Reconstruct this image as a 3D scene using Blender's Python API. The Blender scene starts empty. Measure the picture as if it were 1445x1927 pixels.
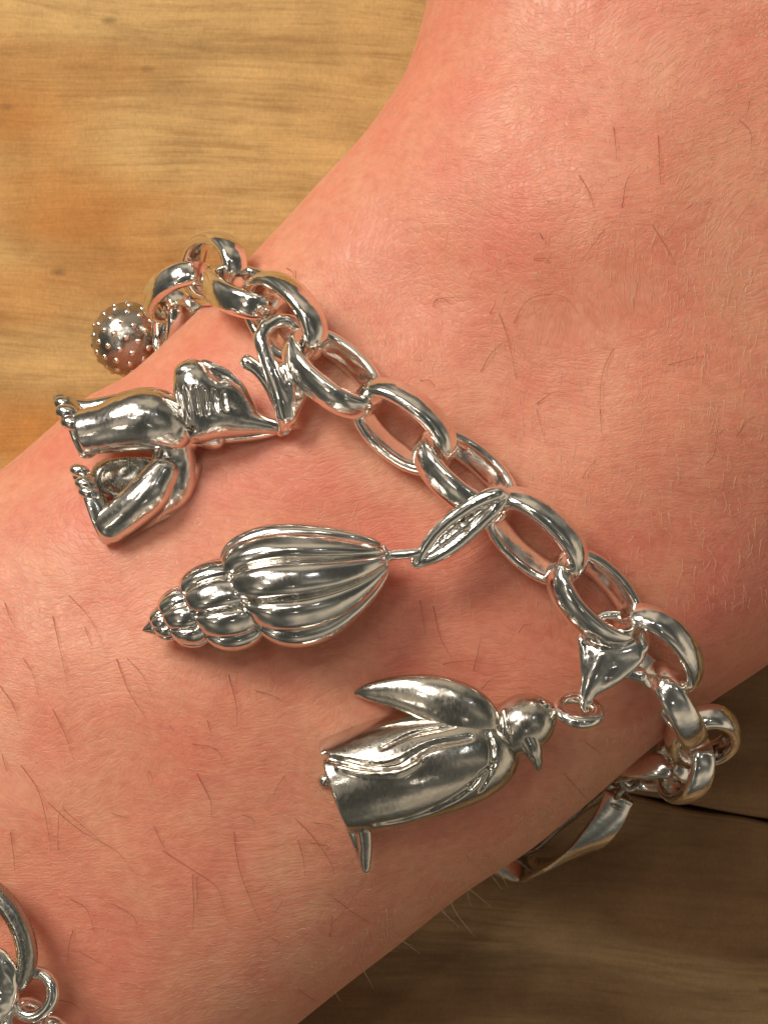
import bpy, bmesh, math, random
import numpy as np
import openvdb as vdb
from mathutils import Vector, Matrix, noise
from mathutils.bvhtree import BVHTree

random.seed(7); np.random.seed(7)
S = bpy.context.scene
C = S.collection
S.unit_settings.system = 'METRIC'
S.unit_settings.scale_length = 0.01          # one unit is one centimetre

# ------------------------------------------------------------------ camera
H = 15.0                                     # lens height over the top of the wrist, cm
cam_d = bpy.data.cameras.new('camera'); cam = bpy.data.objects.new('camera', cam_d); C.objects.link(cam)
cam.location = (0, 0, H)
cam_d.sensor_fit = 'HORIZONTAL'; cam_d.sensor_width = 36.0
cam_d.lens = 36.0 * H / 7.225
cam_d.clip_start = 0.1; cam_d.clip_end = 1000
cam_d.dof.use_dof = True; cam_d.dof.focus_distance = H - 0.15; cam_d.dof.aperture_fstop = 1.2
S.camera = cam
S.render.resolution_x, S.render.resolution_y = 767, 1024

# ------------------------------------------------------------------ light
W = bpy.data.worlds.new('World'); S.world = W; W.use_nodes = True
bg = W.node_tree.nodes['Background']
wn = W.node_tree                             # dim shop interior: soft darker and lighter areas all round
wtc = wn.nodes.new('ShaderNodeTexCoord'); wno = wn.nodes.new('ShaderNodeTexNoise'); wra = wn.nodes.new('ShaderNodeValToRGB')
wno.inputs['Scale'].default_value = 1.5; wno.inputs['Detail'].default_value = 1; wno.inputs['Roughness'].default_value = .55
wn.links.new(wtc.outputs['Generated'], wno.inputs['Vector']); wn.links.new(wno.outputs[0], wra.inputs[0])
e_ = wra.color_ramp.elements
e_[0].position = .36; e_[0].color = (.10, .098, .084, 1); e_[1].position = .49; e_[1].color = (.20, .192, .16, 1)
for p_, c_ in ((.58, (.42, .38, .31, 1)), (.68, (1.0, .84, .62, 1))):
    q_ = e_.new(p_); q_.color = c_
wn.links.new(wra.outputs[0], bg.inputs[0]); bg.inputs[1].default_value = 0.60
S.view_settings.view_transform = 'Standard'; S.view_settings.look = 'None'
S.view_settings.exposure = 0.0; S.view_settings.gamma = 1.0

def lamp(name, az, el, dist, sx, sy, power, col):
    d = bpy.data.lights.new(name, 'AREA'); d.shape = 'RECTANGLE'; d.size = sx; d.size_y = sy
    d.energy = power; d.color = col
    o = bpy.data.objects.new(name, d); C.objects.link(o)
    a, e = math.radians(az), math.radians(el)
    v = Vector((math.cos(a) * math.cos(e), math.sin(a) * math.cos(e), math.sin(e)))
    o.location = v * dist
    o.rotation_euler = (-v).to_track_quat('-Z', 'Y').to_euler()
    return o
lamp('key_lamp', 134, 38, 60, 24, 16, 29500, (1.0, 0.90, 0.79))
lamp('ceiling_panel', 122, 62, 110, 34, 22, 15500, (1.0, 0.91, 0.80))
lamp('ceiling_spot', 165, 66, 120, 4, 4, 4500, (1.0, 0.92, 0.80))
lamp('ceiling_spot', 80, 62, 110, 5, 5, 4000, (1.0, 0.90, 0.78))
lamp('ceiling_spot', 215, 50, 110, 8, 5, 2200, (1.0, 0.88, 0.74))
lamp('ceiling_spot', 40, 56, 120, 3, 3, 1500, (0.92, 0.96, 1.0))
lamp('ceiling_spot', 290, 66, 120, 3, 3, 800, (1.0, 0.92, 0.8))

# ------------------------------------------------------------------ helpers
PXC = 200.0
def P(px, py, z=0.0):
    k = (H - z) / H / PXC
    return Vector(((px - 722.5) * k, -(py - 963.5) * k, z))

def tag(o, label=None, cat=None, group=None, kind=None):
    if label: o['label'] = label
    if cat: o['category'] = cat
    if group: o['group'] = group
    if kind: o['kind'] = kind
    return o

def empty(name, loc, label, cat, group=None):
    o = bpy.data.objects.new(name, None); C.objects.link(o); o.location = loc
    o.empty_display_size = 0.2
    return tag(o, label, cat, group)

def mesh_obj(name, verts, faces, mat, parent=None, smooth=True):
    off = Vector((0, 0, 0))
    if parent is not None:
        p = parent
        while p is not None:
            off += p.location; p = p.parent
    me = bpy.data.meshes.new(name)
    V = np.asarray(verts, dtype=np.float32).reshape(-1, 3) - np.array(off, dtype=np.float32)
    me.from_pydata(V.tolist(), [], [tuple(f) for f in faces])
    if smooth: me.polygons.foreach_set('use_smooth', [True] * len(me.polygons))
    me.materials.append(mat); me.update()
    o = bpy.data.objects.new(name, me); C.objects.link(o)
    if parent is not None: o.parent = parent
    return o

def catmull(pts, n):
    """n samples along a Catmull-Rom curve through rows of pts (any number of columns)."""
    A = np.asarray(pts, float); m = len(A)
    A = np.vstack([2 * A[0] - A[1], A, 2 * A[-1] - A[-2]])
    out = []
    for i in range(n):
        t = i / (n - 1) * (m - 1); k = min(int(t), m - 2); f = t - k
        p0, p1, p2, p3 = A[k], A[k + 1], A[k + 2], A[k + 3]
        out.append(0.5 * (2 * p1 + (p2 - p0) * f + (2 * p0 - 5 * p1 + 4 * p2 - p3) * f * f + (3 * p1 - p0 - 3 * p2 + p3) * f ** 3))
    return np.array(out)

def tube(verts, faces, pts, radii, seg=10, closed=False, aspect=1.0, up=None):
    """append a swept tube to verts/faces (world cm)."""
    n = len(pts); base = len(verts)
    prev = None
    for i in range(n):
        a = pts[i - 1] if (i > 0 or closed) else pts[i]
        b = pts[(i + 1) % n] if (i < n - 1 or closed) else pts[i]
        t = (b - a).normalized()
        if up is not None: u = Vector(up)
        else: u = prev if prev is not None else (Vector((0, 0, 1)) if abs(t.z) < .9 else Vector((1, 0, 0)))
        x = (u - t * u.dot(t)).normalized(); y = t.cross(x); prev = x
        r = radii[i] if hasattr(radii, '__len__') else radii
        for k in range(seg):
            an = 2 * math.pi * k / seg
            verts.append(pts[i] + x * (r * math.cos(an) * aspect) + y * (r * math.sin(an)))
    m = n if closed else n - 1
    for i in range(m):
        for k in range(seg):
            a0 = base + i * seg + k; a1 = base + i * seg + (k + 1) % seg
            j = (i + 1) % n
            b0 = base + j * seg + k; b1 = base + j * seg + (k + 1) % seg
            faces.append((a0, a1, b1, b0))
    if not closed:
        faces.append(tuple(base + k for k in range(seg))[::-1])
        faces.append(tuple(base + (n - 1) * seg + k for k in range(seg)))

# ------------------------------------------------------------------ implicit modelling in pixel rulers
class Vox:
    """signed distance field over (u, v, w): u, v are photo pixels at the thing's own depth, w is height."""
    def __init__(s, lo, hi, h=2.4):
        s.lo = np.array(lo, float); s.h = h
        s.n = np.ceil((np.array(hi) - s.lo) / h).astype(int) + 1
        g = [s.lo[i] + h * np.arange(s.n[i]) for i in range(3)]
        s.U, s.V, s.W = np.meshgrid(*g, indexing='ij', sparse=True)
        s.D = np.full(tuple(s.n), 60.0, np.float32)
    def _mix(s, d, k, op, sl=None):
        sl = sl or (slice(None),) * 3
        D = s.D[sl]
        if op == 'add':
            if k <= 0: R_ = np.minimum(D, d)
            else:
                t = np.clip(.5 + .5 * (D - d) / k, 0, 1); R_ = D * (1 - t) + d * t - k * t * (1 - t)
        elif op == 'cut':
            if k <= 0: R_ = np.maximum(D, -d)
            else:
                t = np.clip(.5 - .5 * (D + d) / k, 0, 1); R_ = D * (1 - t) - d * t + k * t * (1 - t)
        else:
            if k <= 0: R_ = np.maximum(D, d)
            else:
                t = np.clip(.5 - .5 * (D - d) / k, 0, 1); R_ = D * (1 - t) + d * t + k * t * (1 - t)
        s.D[sl] = R_
        return s
    def seg(s, a, b, ra, rb, k=6, op='add', fw=1.0):
        a = np.array(a, float); b = np.array(b, float); ab = b - a
        m = max(ra, rb) + k + 10
        l0 = np.clip(((np.minimum(a, b) - m - s.lo) / s.h).astype(int), 0, s.n - 1)
        l1 = np.clip(((np.maximum(a, b) + m - s.lo) / s.h).astype(int) + 1, 1, s.n)
        sl = tuple(slice(int(p), int(q)) for p, q in zip(l0, l1))
        U, V, W_ = s.U[sl[0], :, :], s.V[:, sl[1], :], s.W[:, :, sl[2]]
        ab2 = np.array([ab[0], ab[1], ab[2] / fw]); L = max((ab2 ** 2).sum(), 1e-6)
        x, y, z = U - a[0], V - a[1], (W_ - a[2]) / fw
        t = np.clip((x * ab2[0] + y * ab2[1] + z * ab2[2]) / L, 0, 1)
        d = np.sqrt((x - t * ab2[0]) ** 2 + (y - t * ab2[1]) ** 2 + (z - t * ab2[2]) ** 2) - (ra + (rb - ra) * t)
        if fw < 1: d = d * fw ** .5
        return s._mix(d.astype(np.float32), k, op, sl)
    def chain(s, pts, k=6, op='add', fw=1.0, n=None):
        """pts rows (u, v, w, r), smoothed through a spline."""
        q = catmull(pts, n or (len(pts) * 7)) if len(pts) > 2 else catmull(pts, 6)
        q[:, 3] = np.maximum(q[:, 3], .8)
        T = Vox.__new__(Vox); T.__dict__.update(s.__dict__); T.D = np.full_like(s.D, 60.0)
        for i in range(len(q) - 1):
            T.seg(q[i, :3], q[i + 1, :3], q[i, 3], q[i + 1, 3], 0, 'add', fw)
        return s._mix(T.D, k, op)
    def top(s, u, v):
        """height of the surface under a point of the picture plane."""
        i = int(round((u - s.lo[0]) / s.h)); j = int(round((v - s.lo[1]) / s.h))
        i = min(max(i, 0), s.n[0] - 1); j = min(max(j, 0), s.n[1] - 1)
        q = np.nonzero(s.D[i, j] < 0)[0]
        return s.lo[2] + s.h * q[-1] if len(q) else s.lo[2]
    def groove(s, pts, k=4, sink=0.0, op='cut'):
        """rows (u, v, r): a furrow (or, with op='add', a raised line) that follows the surface."""
        q = catmull(pts, len(pts) * 4)
        return s.chain([(a, b, s.top(a, b) + sink, max(c, .8)) for a, b, c in q], k, op, n=len(q) * 2)
    def ball(s, c, r, k=6, op='add', rot=0.0):
        """ellipsoid, radii r=(ru, rv, rw), turned by rot degrees in the picture plane."""
        ca, sa = math.cos(math.radians(rot)), math.sin(math.radians(rot))
        x0, y0, z = s.U - c[0], s.V - c[1], s.W - c[2]
        x = x0 * ca + y0 * sa; y = -x0 * sa + y0 * ca
        k0 = np.sqrt((x / r[0]) ** 2 + (y / r[1]) ** 2 + (z / r[2]) ** 2)
        k1 = np.sqrt((x / r[0] ** 2) ** 2 + (y / r[1] ** 2) ** 2 + (z / r[2] ** 2) ** 2) + 1e-6
        return s._mix((k0 * (k0 - 1) / k1).astype(np.float32), k, op)
    def half(s, p, nrm, k=3):
        """keep the side of the plane that nrm points away from."""
        nrm = np.array(nrm, float); nrm /= np.linalg.norm(nrm)
        d = (s.U - p[0]) * nrm[0] + (s.V - p[1]) * nrm[1] + (s.W - p[2]) * nrm[2]
        return s._mix(d.astype(np.float32) + 0 * s.D, k, 'both')
    def rough(s, amp, scale):
        r = np.random.RandomState(3)
        f = 0
        for i in range(6):
            a = r.uniform(-1, 1, 3); a /= np.linalg.norm(a); a *= 2 * math.pi / (scale * r.uniform(.7, 1.5))
            f = f + np.sin(s.U * a[0] + s.V * a[1] + s.W * a[2] + r.uniform(0, 6))
        s.D = (s.D + amp * f / 3).astype(np.float32)
        return s
    def build(s, name, z0, mat, parent, shift=(0, 0, 0)):
        g = vdb.FloatGrid(background=60.0)
        g.copyFromArray(np.ascontiguousarray(s.D))
        p, q = g.convertToQuads(isovalue=0.0)
        p = p * s.h + s.lo + np.array(shift)
        k = (H - z0) / H / PXC
        X = np.stack([(p[:, 0] - 722.5) * k, -(p[:, 1] - 963.5) * k, z0 + p[:, 2] * k], 1)
        o = mesh_obj(name, X, q.tolist(), mat, parent)
        me = o.data
        # consistent outward winding
        bm = bmesh.new(); bm.from_mesh(me)
        bmesh.ops.smooth_vert(bm, verts=bm.verts, factor=.5, use_axis_x=True, use_axis_y=True, use_axis_z=True)
        bmesh.ops.recalc_face_normals(bm, faces=bm.faces); bm.to_mesh(me); bm.free()
        return o

# ------------------------------------------------------------------ materials
def new_mat(name):
    m = bpy.data.materials.new(name); m.use_nodes = True
    nt = m.node_tree; b = nt.nodes['Principled BSDF']
    return m, nt, b
def N(nt, typ, **kw):
    n = nt.nodes.new(typ)
    for k, v in kw.items(): setattr(n, k, v)
    return n
def noise_n(nt, vec, scale, detail=4, rough=.55, dist=0.0):
    n = N(nt, 'ShaderNodeTexNoise'); n.inputs['Scale'].default_value = scale; n.inputs['Detail'].default_value = detail
    n.inputs['Roughness'].default_value = rough; n.inputs['Distortion'].default_value = dist
    if vec is not None: nt.links.new(vec, n.inputs['Vector'])
    return n
def ramp(nt, src, stops, interp='LINEAR'):
    r = N(nt, 'ShaderNodeValToRGB'); r.color_ramp.interpolation = interp
    e = r.color_ramp.elements
    while len(e) < len(stops): e.new(.5)
    for i, (p, c) in enumerate(stops):
        e[i].position = p; e[i].color = (c[0], c[1], c[2], 1) if hasattr(c, '__len__') else (c, c, c, 1)
    nt.links.new(src, r.inputs[0]); return r
def mapping(nt, src, scale=(1, 1, 1), rot=(0, 0, 0), loc=(0, 0, 0)):
    m = N(nt, 'ShaderNodeMapping'); m.inputs['Scale'].default_value = scale; m.inputs['Rotation'].default_value = rot
    m.inputs['Location'].default_value = loc
    nt.links.new(src, m.inputs['Vector']); return m.outputs[0]
def mixc(nt, fac, a, b, mode='MIX'):
    m = N(nt, 'ShaderNodeMix', data_type='RGBA', blend_type=mode)
    for sock, v in ((m.inputs[0], fac), (m.inputs[6], a), (m.inputs[7], b)):
        if hasattr(v, 'links') or hasattr(v, 'is_linked'): nt.links.new(v, sock)
        elif hasattr(v, '__len__'): sock.default_value = (*v[:3], 1)
        else: sock.default_value = v
    return m.outputs[2]
def math_n(nt, op, a, b=None):
    m = N(nt, 'ShaderNodeMath', operation=op)
    for i, v in enumerate((a, b)):
        if v is None: continue
        if hasattr(v, 'is_linked'): nt.links.new(v, m.inputs[i])
        else: m.inputs[i].default_value = v
    return m.outputs[0]

def silver(name, base, rough, scr=.35, dull=.5, dents=.02):
    m, nt, b = new_mat(name)
    tc = N(nt, 'ShaderNodeNewGeometry').outputs['Position']
    n1 = noise_n(nt, tc, 5, 5, .6)
    n2 = noise_n(nt, mapping(nt, tc, (70, 22, 40), (.3, .2, .7)), 1, 3)
    col = ramp(nt, n1.outputs[0], [(.3, [c * (1 - .25 * dull) for c in base]), (.7, base)])
    nt.links.new(col.outputs[0], b.inputs['Base Color'])
    b.inputs['Metallic'].default_value = 1
    r = ramp(nt, n2.outputs[0], [(.35, rough * .75), (.75, rough * 1.4)])
    nt.links.new(r.outputs[0], b.inputs['Roughness'])
    n3 = noise_n(nt, tc, 5, 2, .5)
    h = math_n(nt, 'ADD', math_n(nt, 'MULTIPLY', n3.outputs[0], dents), math_n(nt, 'MULTIPLY', n2.outputs[0], dents * .025 * scr))
    bp = N(nt, 'ShaderNodeBump'); bp.inputs['Strength'].default_value = 1; bp.inputs['Distance'].default_value = 1
    nt.links.new(h, bp.inputs['Height']); nt.links.new(bp.outputs[0], b.inputs['Normal'])
    return m
M_link = silver('polished_silver', (.96, .925, .87), .14, scr=1.6, dents=.008)
M_charm = silver('worn_silver', (.86, .83, .78), .18, scr=1.2, dents=.010, dull=.9)
M_shell = silver('shell_silver', (.87, .84, .79), .16, scr=1.2, dents=.004, dull=.7)
M_peng = silver('brushed_silver', (.74, .695, .62), .20, scr=.8, dents=.008, dull=1)
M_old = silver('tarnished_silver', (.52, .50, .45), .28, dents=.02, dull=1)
M_gilt = silver('gilt_inner_silver', (.85, .68, .42), .28, dents=.02, dull=.6)

def make_skin():
    m, nt, b = new_mat('skin')
    tc = N(nt, 'ShaderNodeNewGeometry').outputs['Position']
    big = noise_n(nt, tc, .42, 3, .55)
    mid = noise_n(nt, tc, 1.3, 4, .6)
    fine = noise_n(nt, tc, 9, 3, .6)
    c1 = ramp(nt, big.outputs[0], [(.36, (.77, .375, .24)), (.5, (.77, .31, .20)), (.66, (.78, .258, .18))])
    c2 = ramp(nt, mid.outputs[0], [(.34, (.81, .42, .27)), (.66, (.74, .235, .165))])
    col = mixc(nt, .45, c1.outputs[0], c2.outputs[0])
    c3 = ramp(nt, fine.outputs[0], [(.3, (1.08, 1.10, 1.10)), (.75, (.90, .78, .76))])
    col = mixc(nt, .6, col, c3.outputs[0], 'MULTIPLY')
    warp = noise_n(nt, tc, .35, 2, .5)
    add = N(nt, 'ShaderNodeVectorMath', operation='MULTIPLY_ADD')
    nt.links.new(warp.outputs[1], add.inputs[0]); add.inputs[1].default_value = (2.2, 2.2, 0); nt.links.new(tc, add.inputs[2])
    v = add.outputs[0]
    # two sets of fine creases
    w1 = noise_n(nt, mapping(nt, v, (3.2, 17, 8), (0, 0, math.radians(16))), 1, 4, .6)
    w2 = noise_n(nt, mapping(nt, v, (15, 5, 8), (0, 0, math.radians(-28))), 1, 3, .6)
    vo = N(nt, 'ShaderNodeTexVoronoi', feature='DISTANCE_TO_EDGE'); vo.inputs['Scale'].default_value = 1
    nt.links.new(mapping(nt, v, (13, 22, 16), (0, 0, math.radians(20))), vo.inputs['Vector'])
    ve = ramp(nt, vo.outputs[0], [(0, 0), (.16, 1)])
    h = math_n(nt, 'ADD', math_n(nt, 'MULTIPLY', w1.outputs[0], .011), math_n(nt, 'MULTIPLY', w2.outputs[0], .005))
    h = math_n(nt, 'ADD', h, math_n(nt, 'MULTIPLY', ve.outputs[0], .0027))
    bp = N(nt, 'ShaderNodeBump'); bp.inputs['Strength'].default_value = .75; bp.inputs['Distance'].default_value = 1
    nt.links.new(h, bp.inputs['Height']); nt.links.new(bp.outputs[0], b.inputs['Normal'])
    crease = ramp(nt, w1.outputs[0], [(.30, (.88, .76, .74)), (.5, (1, 1, 1))])
    col = mixc(nt, .5, col, crease.outputs[0], 'MULTIPLY')
    # small red and brown spots
    sp = N(nt, 'ShaderNodeTexVoronoi'); sp.inputs['Scale'].default_value = 1.1; nt.links.new(tc, sp.inputs['Vector'])
    spm = ramp(nt, sp.outputs['Distance'], [(.02, 1), (.05, 0)])
    col = mixc(nt, math_n(nt, 'MULTIPLY', spm.outputs[0], .3), col, (.55, .12, .08))
    nt.links.new(col, b.inputs['Base Color'])
    rr = ramp(nt, w2.outputs[0], [(.3, .36), (.7, .56)])
    nt.links.new(rr.outputs[0], b.inputs['Roughness'])
    b.inputs['Subsurface Weight'].default_value = .65
    b.inputs['Subsurface Radius'].default_value = (1.0, .28, .14)
    b.inputs['Subsurface Scale'].default_value = .38
    b.inputs['Specular IOR Level'].default_value = .42
    return m
M_skin = make_skin()

def make_wood(name, light, dark, streak, seed, rot):
    m, nt, b = new_mat(name)
    g = N(nt, 'ShaderNodeNewGeometry').outputs['Position']
    p = mapping(nt, g, (1, 1, 1), (0, 0, rot), (seed, seed * .7, 0))
    wr = noise_n(nt, mapping(nt, p, (.12, .35, 1)), 1, 2, .5)
    add = N(nt, 'ShaderNodeVectorMath', operation='MULTIPLY_ADD')
    nt.links.new(wr.outputs[1], add.inputs[0]); add.inputs[1].default_value = (0, 1.6, 0); nt.links.new(p, add.inputs[2])
    v = add.outputs[0]
    a = noise_n(nt, mapping(nt, v, (.10, .95, 1)), 1, 5, .6)
    f = noise_n(nt, mapping(nt, v, (.7, 11, 1)), 1, 6, .72)
    k = noise_n(nt, mapping(nt, p, (.16, .45, 1), (0, 0, 0), (3.1, 8.2, 0)), 1, 2, .5)
    c = ramp(nt, a.outputs[0], [(.30, dark), (.5, light), (.70, [x * 1.12 for x in light])])
    cf = ramp(nt, f.outputs[0], [(.34, (.70, .63, .55)), (.5, (1, 1, 1)), (.70, (1.14, 1.14, 1.1))])
    col = mixc(nt, .75, c.outputs[0], cf.outputs[0], 'MULTIPLY')
    kf = ramp(nt, k.outputs[0], [(.46, 0), (.60, 1)])
    col = mixc(nt, math_n(nt, 'MULTIPLY', kf.outputs[0], .75), col, streak)
    bl_ = noise_n(nt, p, .9, 5, .7)
    cb_ = ramp(nt, bl_.outputs[0], [(.3, (.70, .68, .64)), (.55, (1, 1, 1)), (.75, (1.18, 1.18, 1.18))])
    col = mixc(nt, .8, col, cb_.outputs[0], 'MULTIPLY')
    # small dark pores and scuffs
    sp = N(nt, 'ShaderNodeTexVoronoi'); sp.inputs['Scale'].default_value = 1; nt.links.new(mapping(nt, p, (.7, 1.5, 1)), sp.inputs['Vector'])
    sm = ramp(nt, sp.outputs['Distance'], [(.03, 1), (.10, 0)])
    col = mixc(nt, math_n(nt, 'MULTIPLY', sm.outputs[0], .55), col, (.09, .05, .02))
    gr = noise_n(nt, mapping(nt, p, (30, 16, 1)), 1, 3, .75)
    cg = ramp(nt, gr.outputs[0], [(.25, (.74, .74, .72)), (.75, (1.2, 1.2, 1.2))])
    col = mixc(nt, .6, col, cg.outputs[0], 'MULTIPLY')
    nt.links.new(col, b.inputs['Base Color']); b.inputs['Roughness'].default_value = .62
    b.inputs['Specular IOR Level'].default_value = .3
    bp = N(nt, 'ShaderNodeBump'); bp.inputs['Strength'].default_value = .6; bp.inputs['Distance'].default_value = .03
    nt.links.new(f.outputs[0], bp.inputs['Height']); nt.links.new(bp.outputs[0], b.inputs['Normal'])
    return m
M_wood = make_wood('pine_wood', (.66, .43, .165), (.42, .25, .085), (.56, .22, .035), 2.3, math.radians(2))
M_wood2 = make_wood('weathered_shadow_wood', (.46, .30, .15), (.12, .065, .03), (.17, .075, .025), 9.1, math.radians(7))  # weathered brown wood, with the arm's shadow also put into its colour
M_gap, nt_, b_ = new_mat('dark_underframe'); b_.inputs['Base Color'].default_value = (.07, .045, .025, 1); b_.inputs['Roughness'].default_value = .9
def hair_mat(name, col, rough):
    m, nt, b = new_mat(name); b.inputs['Base Color'].default_value = (*col, 1); b.inputs['Roughness'].default_value = rough
    return m
M_hair = hair_mat('brown_hair', (.30, .115, .055), .5)
M_vellus_fleck = hair_mat('pale_hair_fleck', (.80, .60, .42), .35)

# ------------------------------------------------------------------ the setting: planked table top
ZT = -4.9
def plank(name, poly_top, mat, parent, thick=1.8):
    """plank with softly rounded long edges; poly_top = x0, x1, y-line at x0/x1 for the low and the high edge."""
    (x0, yl0, yh0), (x1, yl1, yh1) = poly_top
    n = 200; prof = []
    r = .07
    verts = []; faces = []
    for i in range(n + 1):
        t = i / n; x = x0 + (x1 - x0) * t
        yl = yl0 + (yl1 - yl0) * t + .10 * noise.noise(Vector((x * .6, 3 + yl0, 0))); yh = yh0 + (yh1 - yh0) * t + .10 * noise.noise(Vector((x * .9, 9 + yh0, 0)))
        sec = [(yl, ZT - thick), (yl, ZT - r), (yl + r * .3, ZT - r * .3), (yl + r, ZT), (yh - r, ZT), (yh - r * .3, ZT - r * .3), (yh, ZT - r), (yh, ZT - thick)]
        for (y, z) in sec: verts.append((x, y, z))
    k = 8
    for i in range(n):
        for j in range(k):
            a = i * k + j; b = i * k + (j + 1) % k
            faces.append((a, b, b + k, a + k))
    faces.append(tuple(range(k))[::-1]); faces.append(tuple(n * k + j for j in range(k)))
    o = mesh_obj(name, verts, faces, mat, parent, smooth=False)
    return o
bm = bmesh.new(); bmesh.ops.create_grid(bm, x_segments=2, y_segments=2, size=30)
for v in bm.verts: v.co.z = ZT - 1.81
me = bpy.data.meshes.new('tabletop'); bm.to_mesh(me); bm.free(); me.materials.append(M_gap)
tabletop = bpy.data.objects.new('tabletop', me); C.objects.link(tabletop); tag(tabletop, kind='structure')
def yz(px, py): return P(px, py, ZT)
gA, gB = yz(1180, 1500), yz(1445, 1562)
def gap_y(x): return gA.y + (gB.y - gA.y) * (x - gA.x) / (gB.x - gA.x)
slope = .8
def gy(x): return gA.y + (gB.y - gA.y) * (x - gA.x) / (gB.x - gA.x) * slope
top_y = yz(0, -30).y
mid_y = yz(0, 1060).y
plank('plank', ((-14, mid_y + .03, top_y - .09), (14, mid_y + .03, top_y + .01)), M_wood, tabletop)
plank('plank', ((-14, top_y + .0, 15.9), (14, top_y + .10, 16)), M_wood, tabletop)
plank('plank', ((-14, gy(-14) + .025, mid_y - .03), (14, gy(14) + .025, mid_y - .03)), M_wood2, tabletop)  # reaches under the arm; its darker colour stands in for the arm's shadow
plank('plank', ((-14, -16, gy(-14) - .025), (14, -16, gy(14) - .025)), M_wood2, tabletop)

# ------------------------------------------------------------------ the arm (one continuous body)
E1 = [(850,-420),(822,-180),(803,0),(772,119),(738,187),(681,267),(613,340),(545,415),(482,482),(402,566),(306,658),(245,710),(170,752),(100,812),(20,880),(-60,935),(-250,1050),(-520,1200)]
E2 = [(2300,150),(2160,380),(1990,600),(1850,790),(1740,920),(1640,1030),(1540,1135),(1445,1235),(1313,1325),(1209,1406),(1111,1492),(1050,1542),(989,1590),(866,1672),(744,1767),(621,1862),(450,2005),(200,2230)]
ZM = -2.1
TOPZ = [.35,.32,.28,.24,.20,.14,.07,.02,0,0,0,.02,.04,.06,.08,.10,.12,.14]
BOT = [-4.88,-4.85,-4.82,-4.75,-4.7,-4.6,-4.5,-4.4,-4.35,-4.35,-4.4,-4.45,-4.5,-4.6,-4.7,-4.78,-4.82,-4.88]
rows = [(*P(a[0], a[1], ZM)[:2], *P(b[0], b[1], ZM)[:2], tz, bz) for a, b, tz, bz in zip(E1, E2, TOPZ, BOT)]
R = catmull(rows, 300)
NPHI = 280
av, af = [], []
def spow(c, e): return math.copysign(abs(c) ** e, c)
BUMPS = [(1120, 400, 170, .16), (930, 250, 150, .07), (760, 560, 120, -.07), (1000, 700, 150, -.07), (640, 1010, 190, -.06), (330, 1250, 200, .07), (1250, 800, 200, .08), (520, 1480, 240, .06), (150, 1120, 120, -.04)]
BUMPS = [(*P(a, b, 0)[:2], c / PXC, d) for a, b, c, d in BUMPS]
for i, r in enumerate(R):
    A = Vector((r[0], r[1], ZM)); B = Vector((r[2], r[3], ZM)); c = (A + B) / 2; hw = (B - A) / 2
    for k in range(NPHI):
        ph = 2 * math.pi * k / NPHI
        n_ = 2.45
        cx, sz = spow(math.cos(ph), 2 / n_), spow(math.sin(ph), 2 / n_)
        z = ZM + (r[4] - ZM) * sz if sz > 0 else ZM + (ZM - r[5]) * sz
        p = c + hw * cx; p.z = z
        if sz > 0:
            w = min(1, sz * 1.3)
            for bx, by, bs, bh in BUMPS: p.z += w * 1.5 * bh * math.exp(-((p.x - bx) ** 2 + (p.y - by) ** 2) / (2 * bs * bs) * 1.6)
            p.z += w * (.10 * noise.noise(Vector((p.x * .28, p.y * .28, 1.7))) + .035 * noise.noise(Vector((p.x * .9, p.y * .9, 5)))
                        + .012 * noise.noise(Vector((p.x * 2.6, p.y * 2.6, 7))))
        av.append(p)
n = len(R)
for i in range(n - 1):
    for k in range(NPHI):
        a = i * NPHI + k; b = i * NPHI + (k + 1) % NPHI
        af.append((a, b, b + NPHI, a + NPHI))
af.append(tuple(range(NPHI))[::-1]); af.append(tuple((n - 1) * NPHI + k for k in range(NPHI)))
person = mesh_obj('person', av, af, M_skin)
bm = bmesh.new(); bm.from_mesh(person.data); bmesh.ops.recalc_face_normals(bm, faces=bm.faces); bm.to_mesh(person.data); bm.free()
tag(person, "person's bare wrist and forearm with rosy skin, wearing two silver bracelets", 'person')
BV = BVHTree.FromPolygons([v[:] for v in av], af)
EYE = Vector((0, 0, H))
def skin_at(px, py):
    d = (P(px, py, 0) - EYE).normalized()
    loc, nrm, idx, dist = BV.ray_cast(EYE, d)
    if loc is None: return None, None
    if nrm.z < 0: nrm = -nrm
    return loc, nrm

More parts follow.
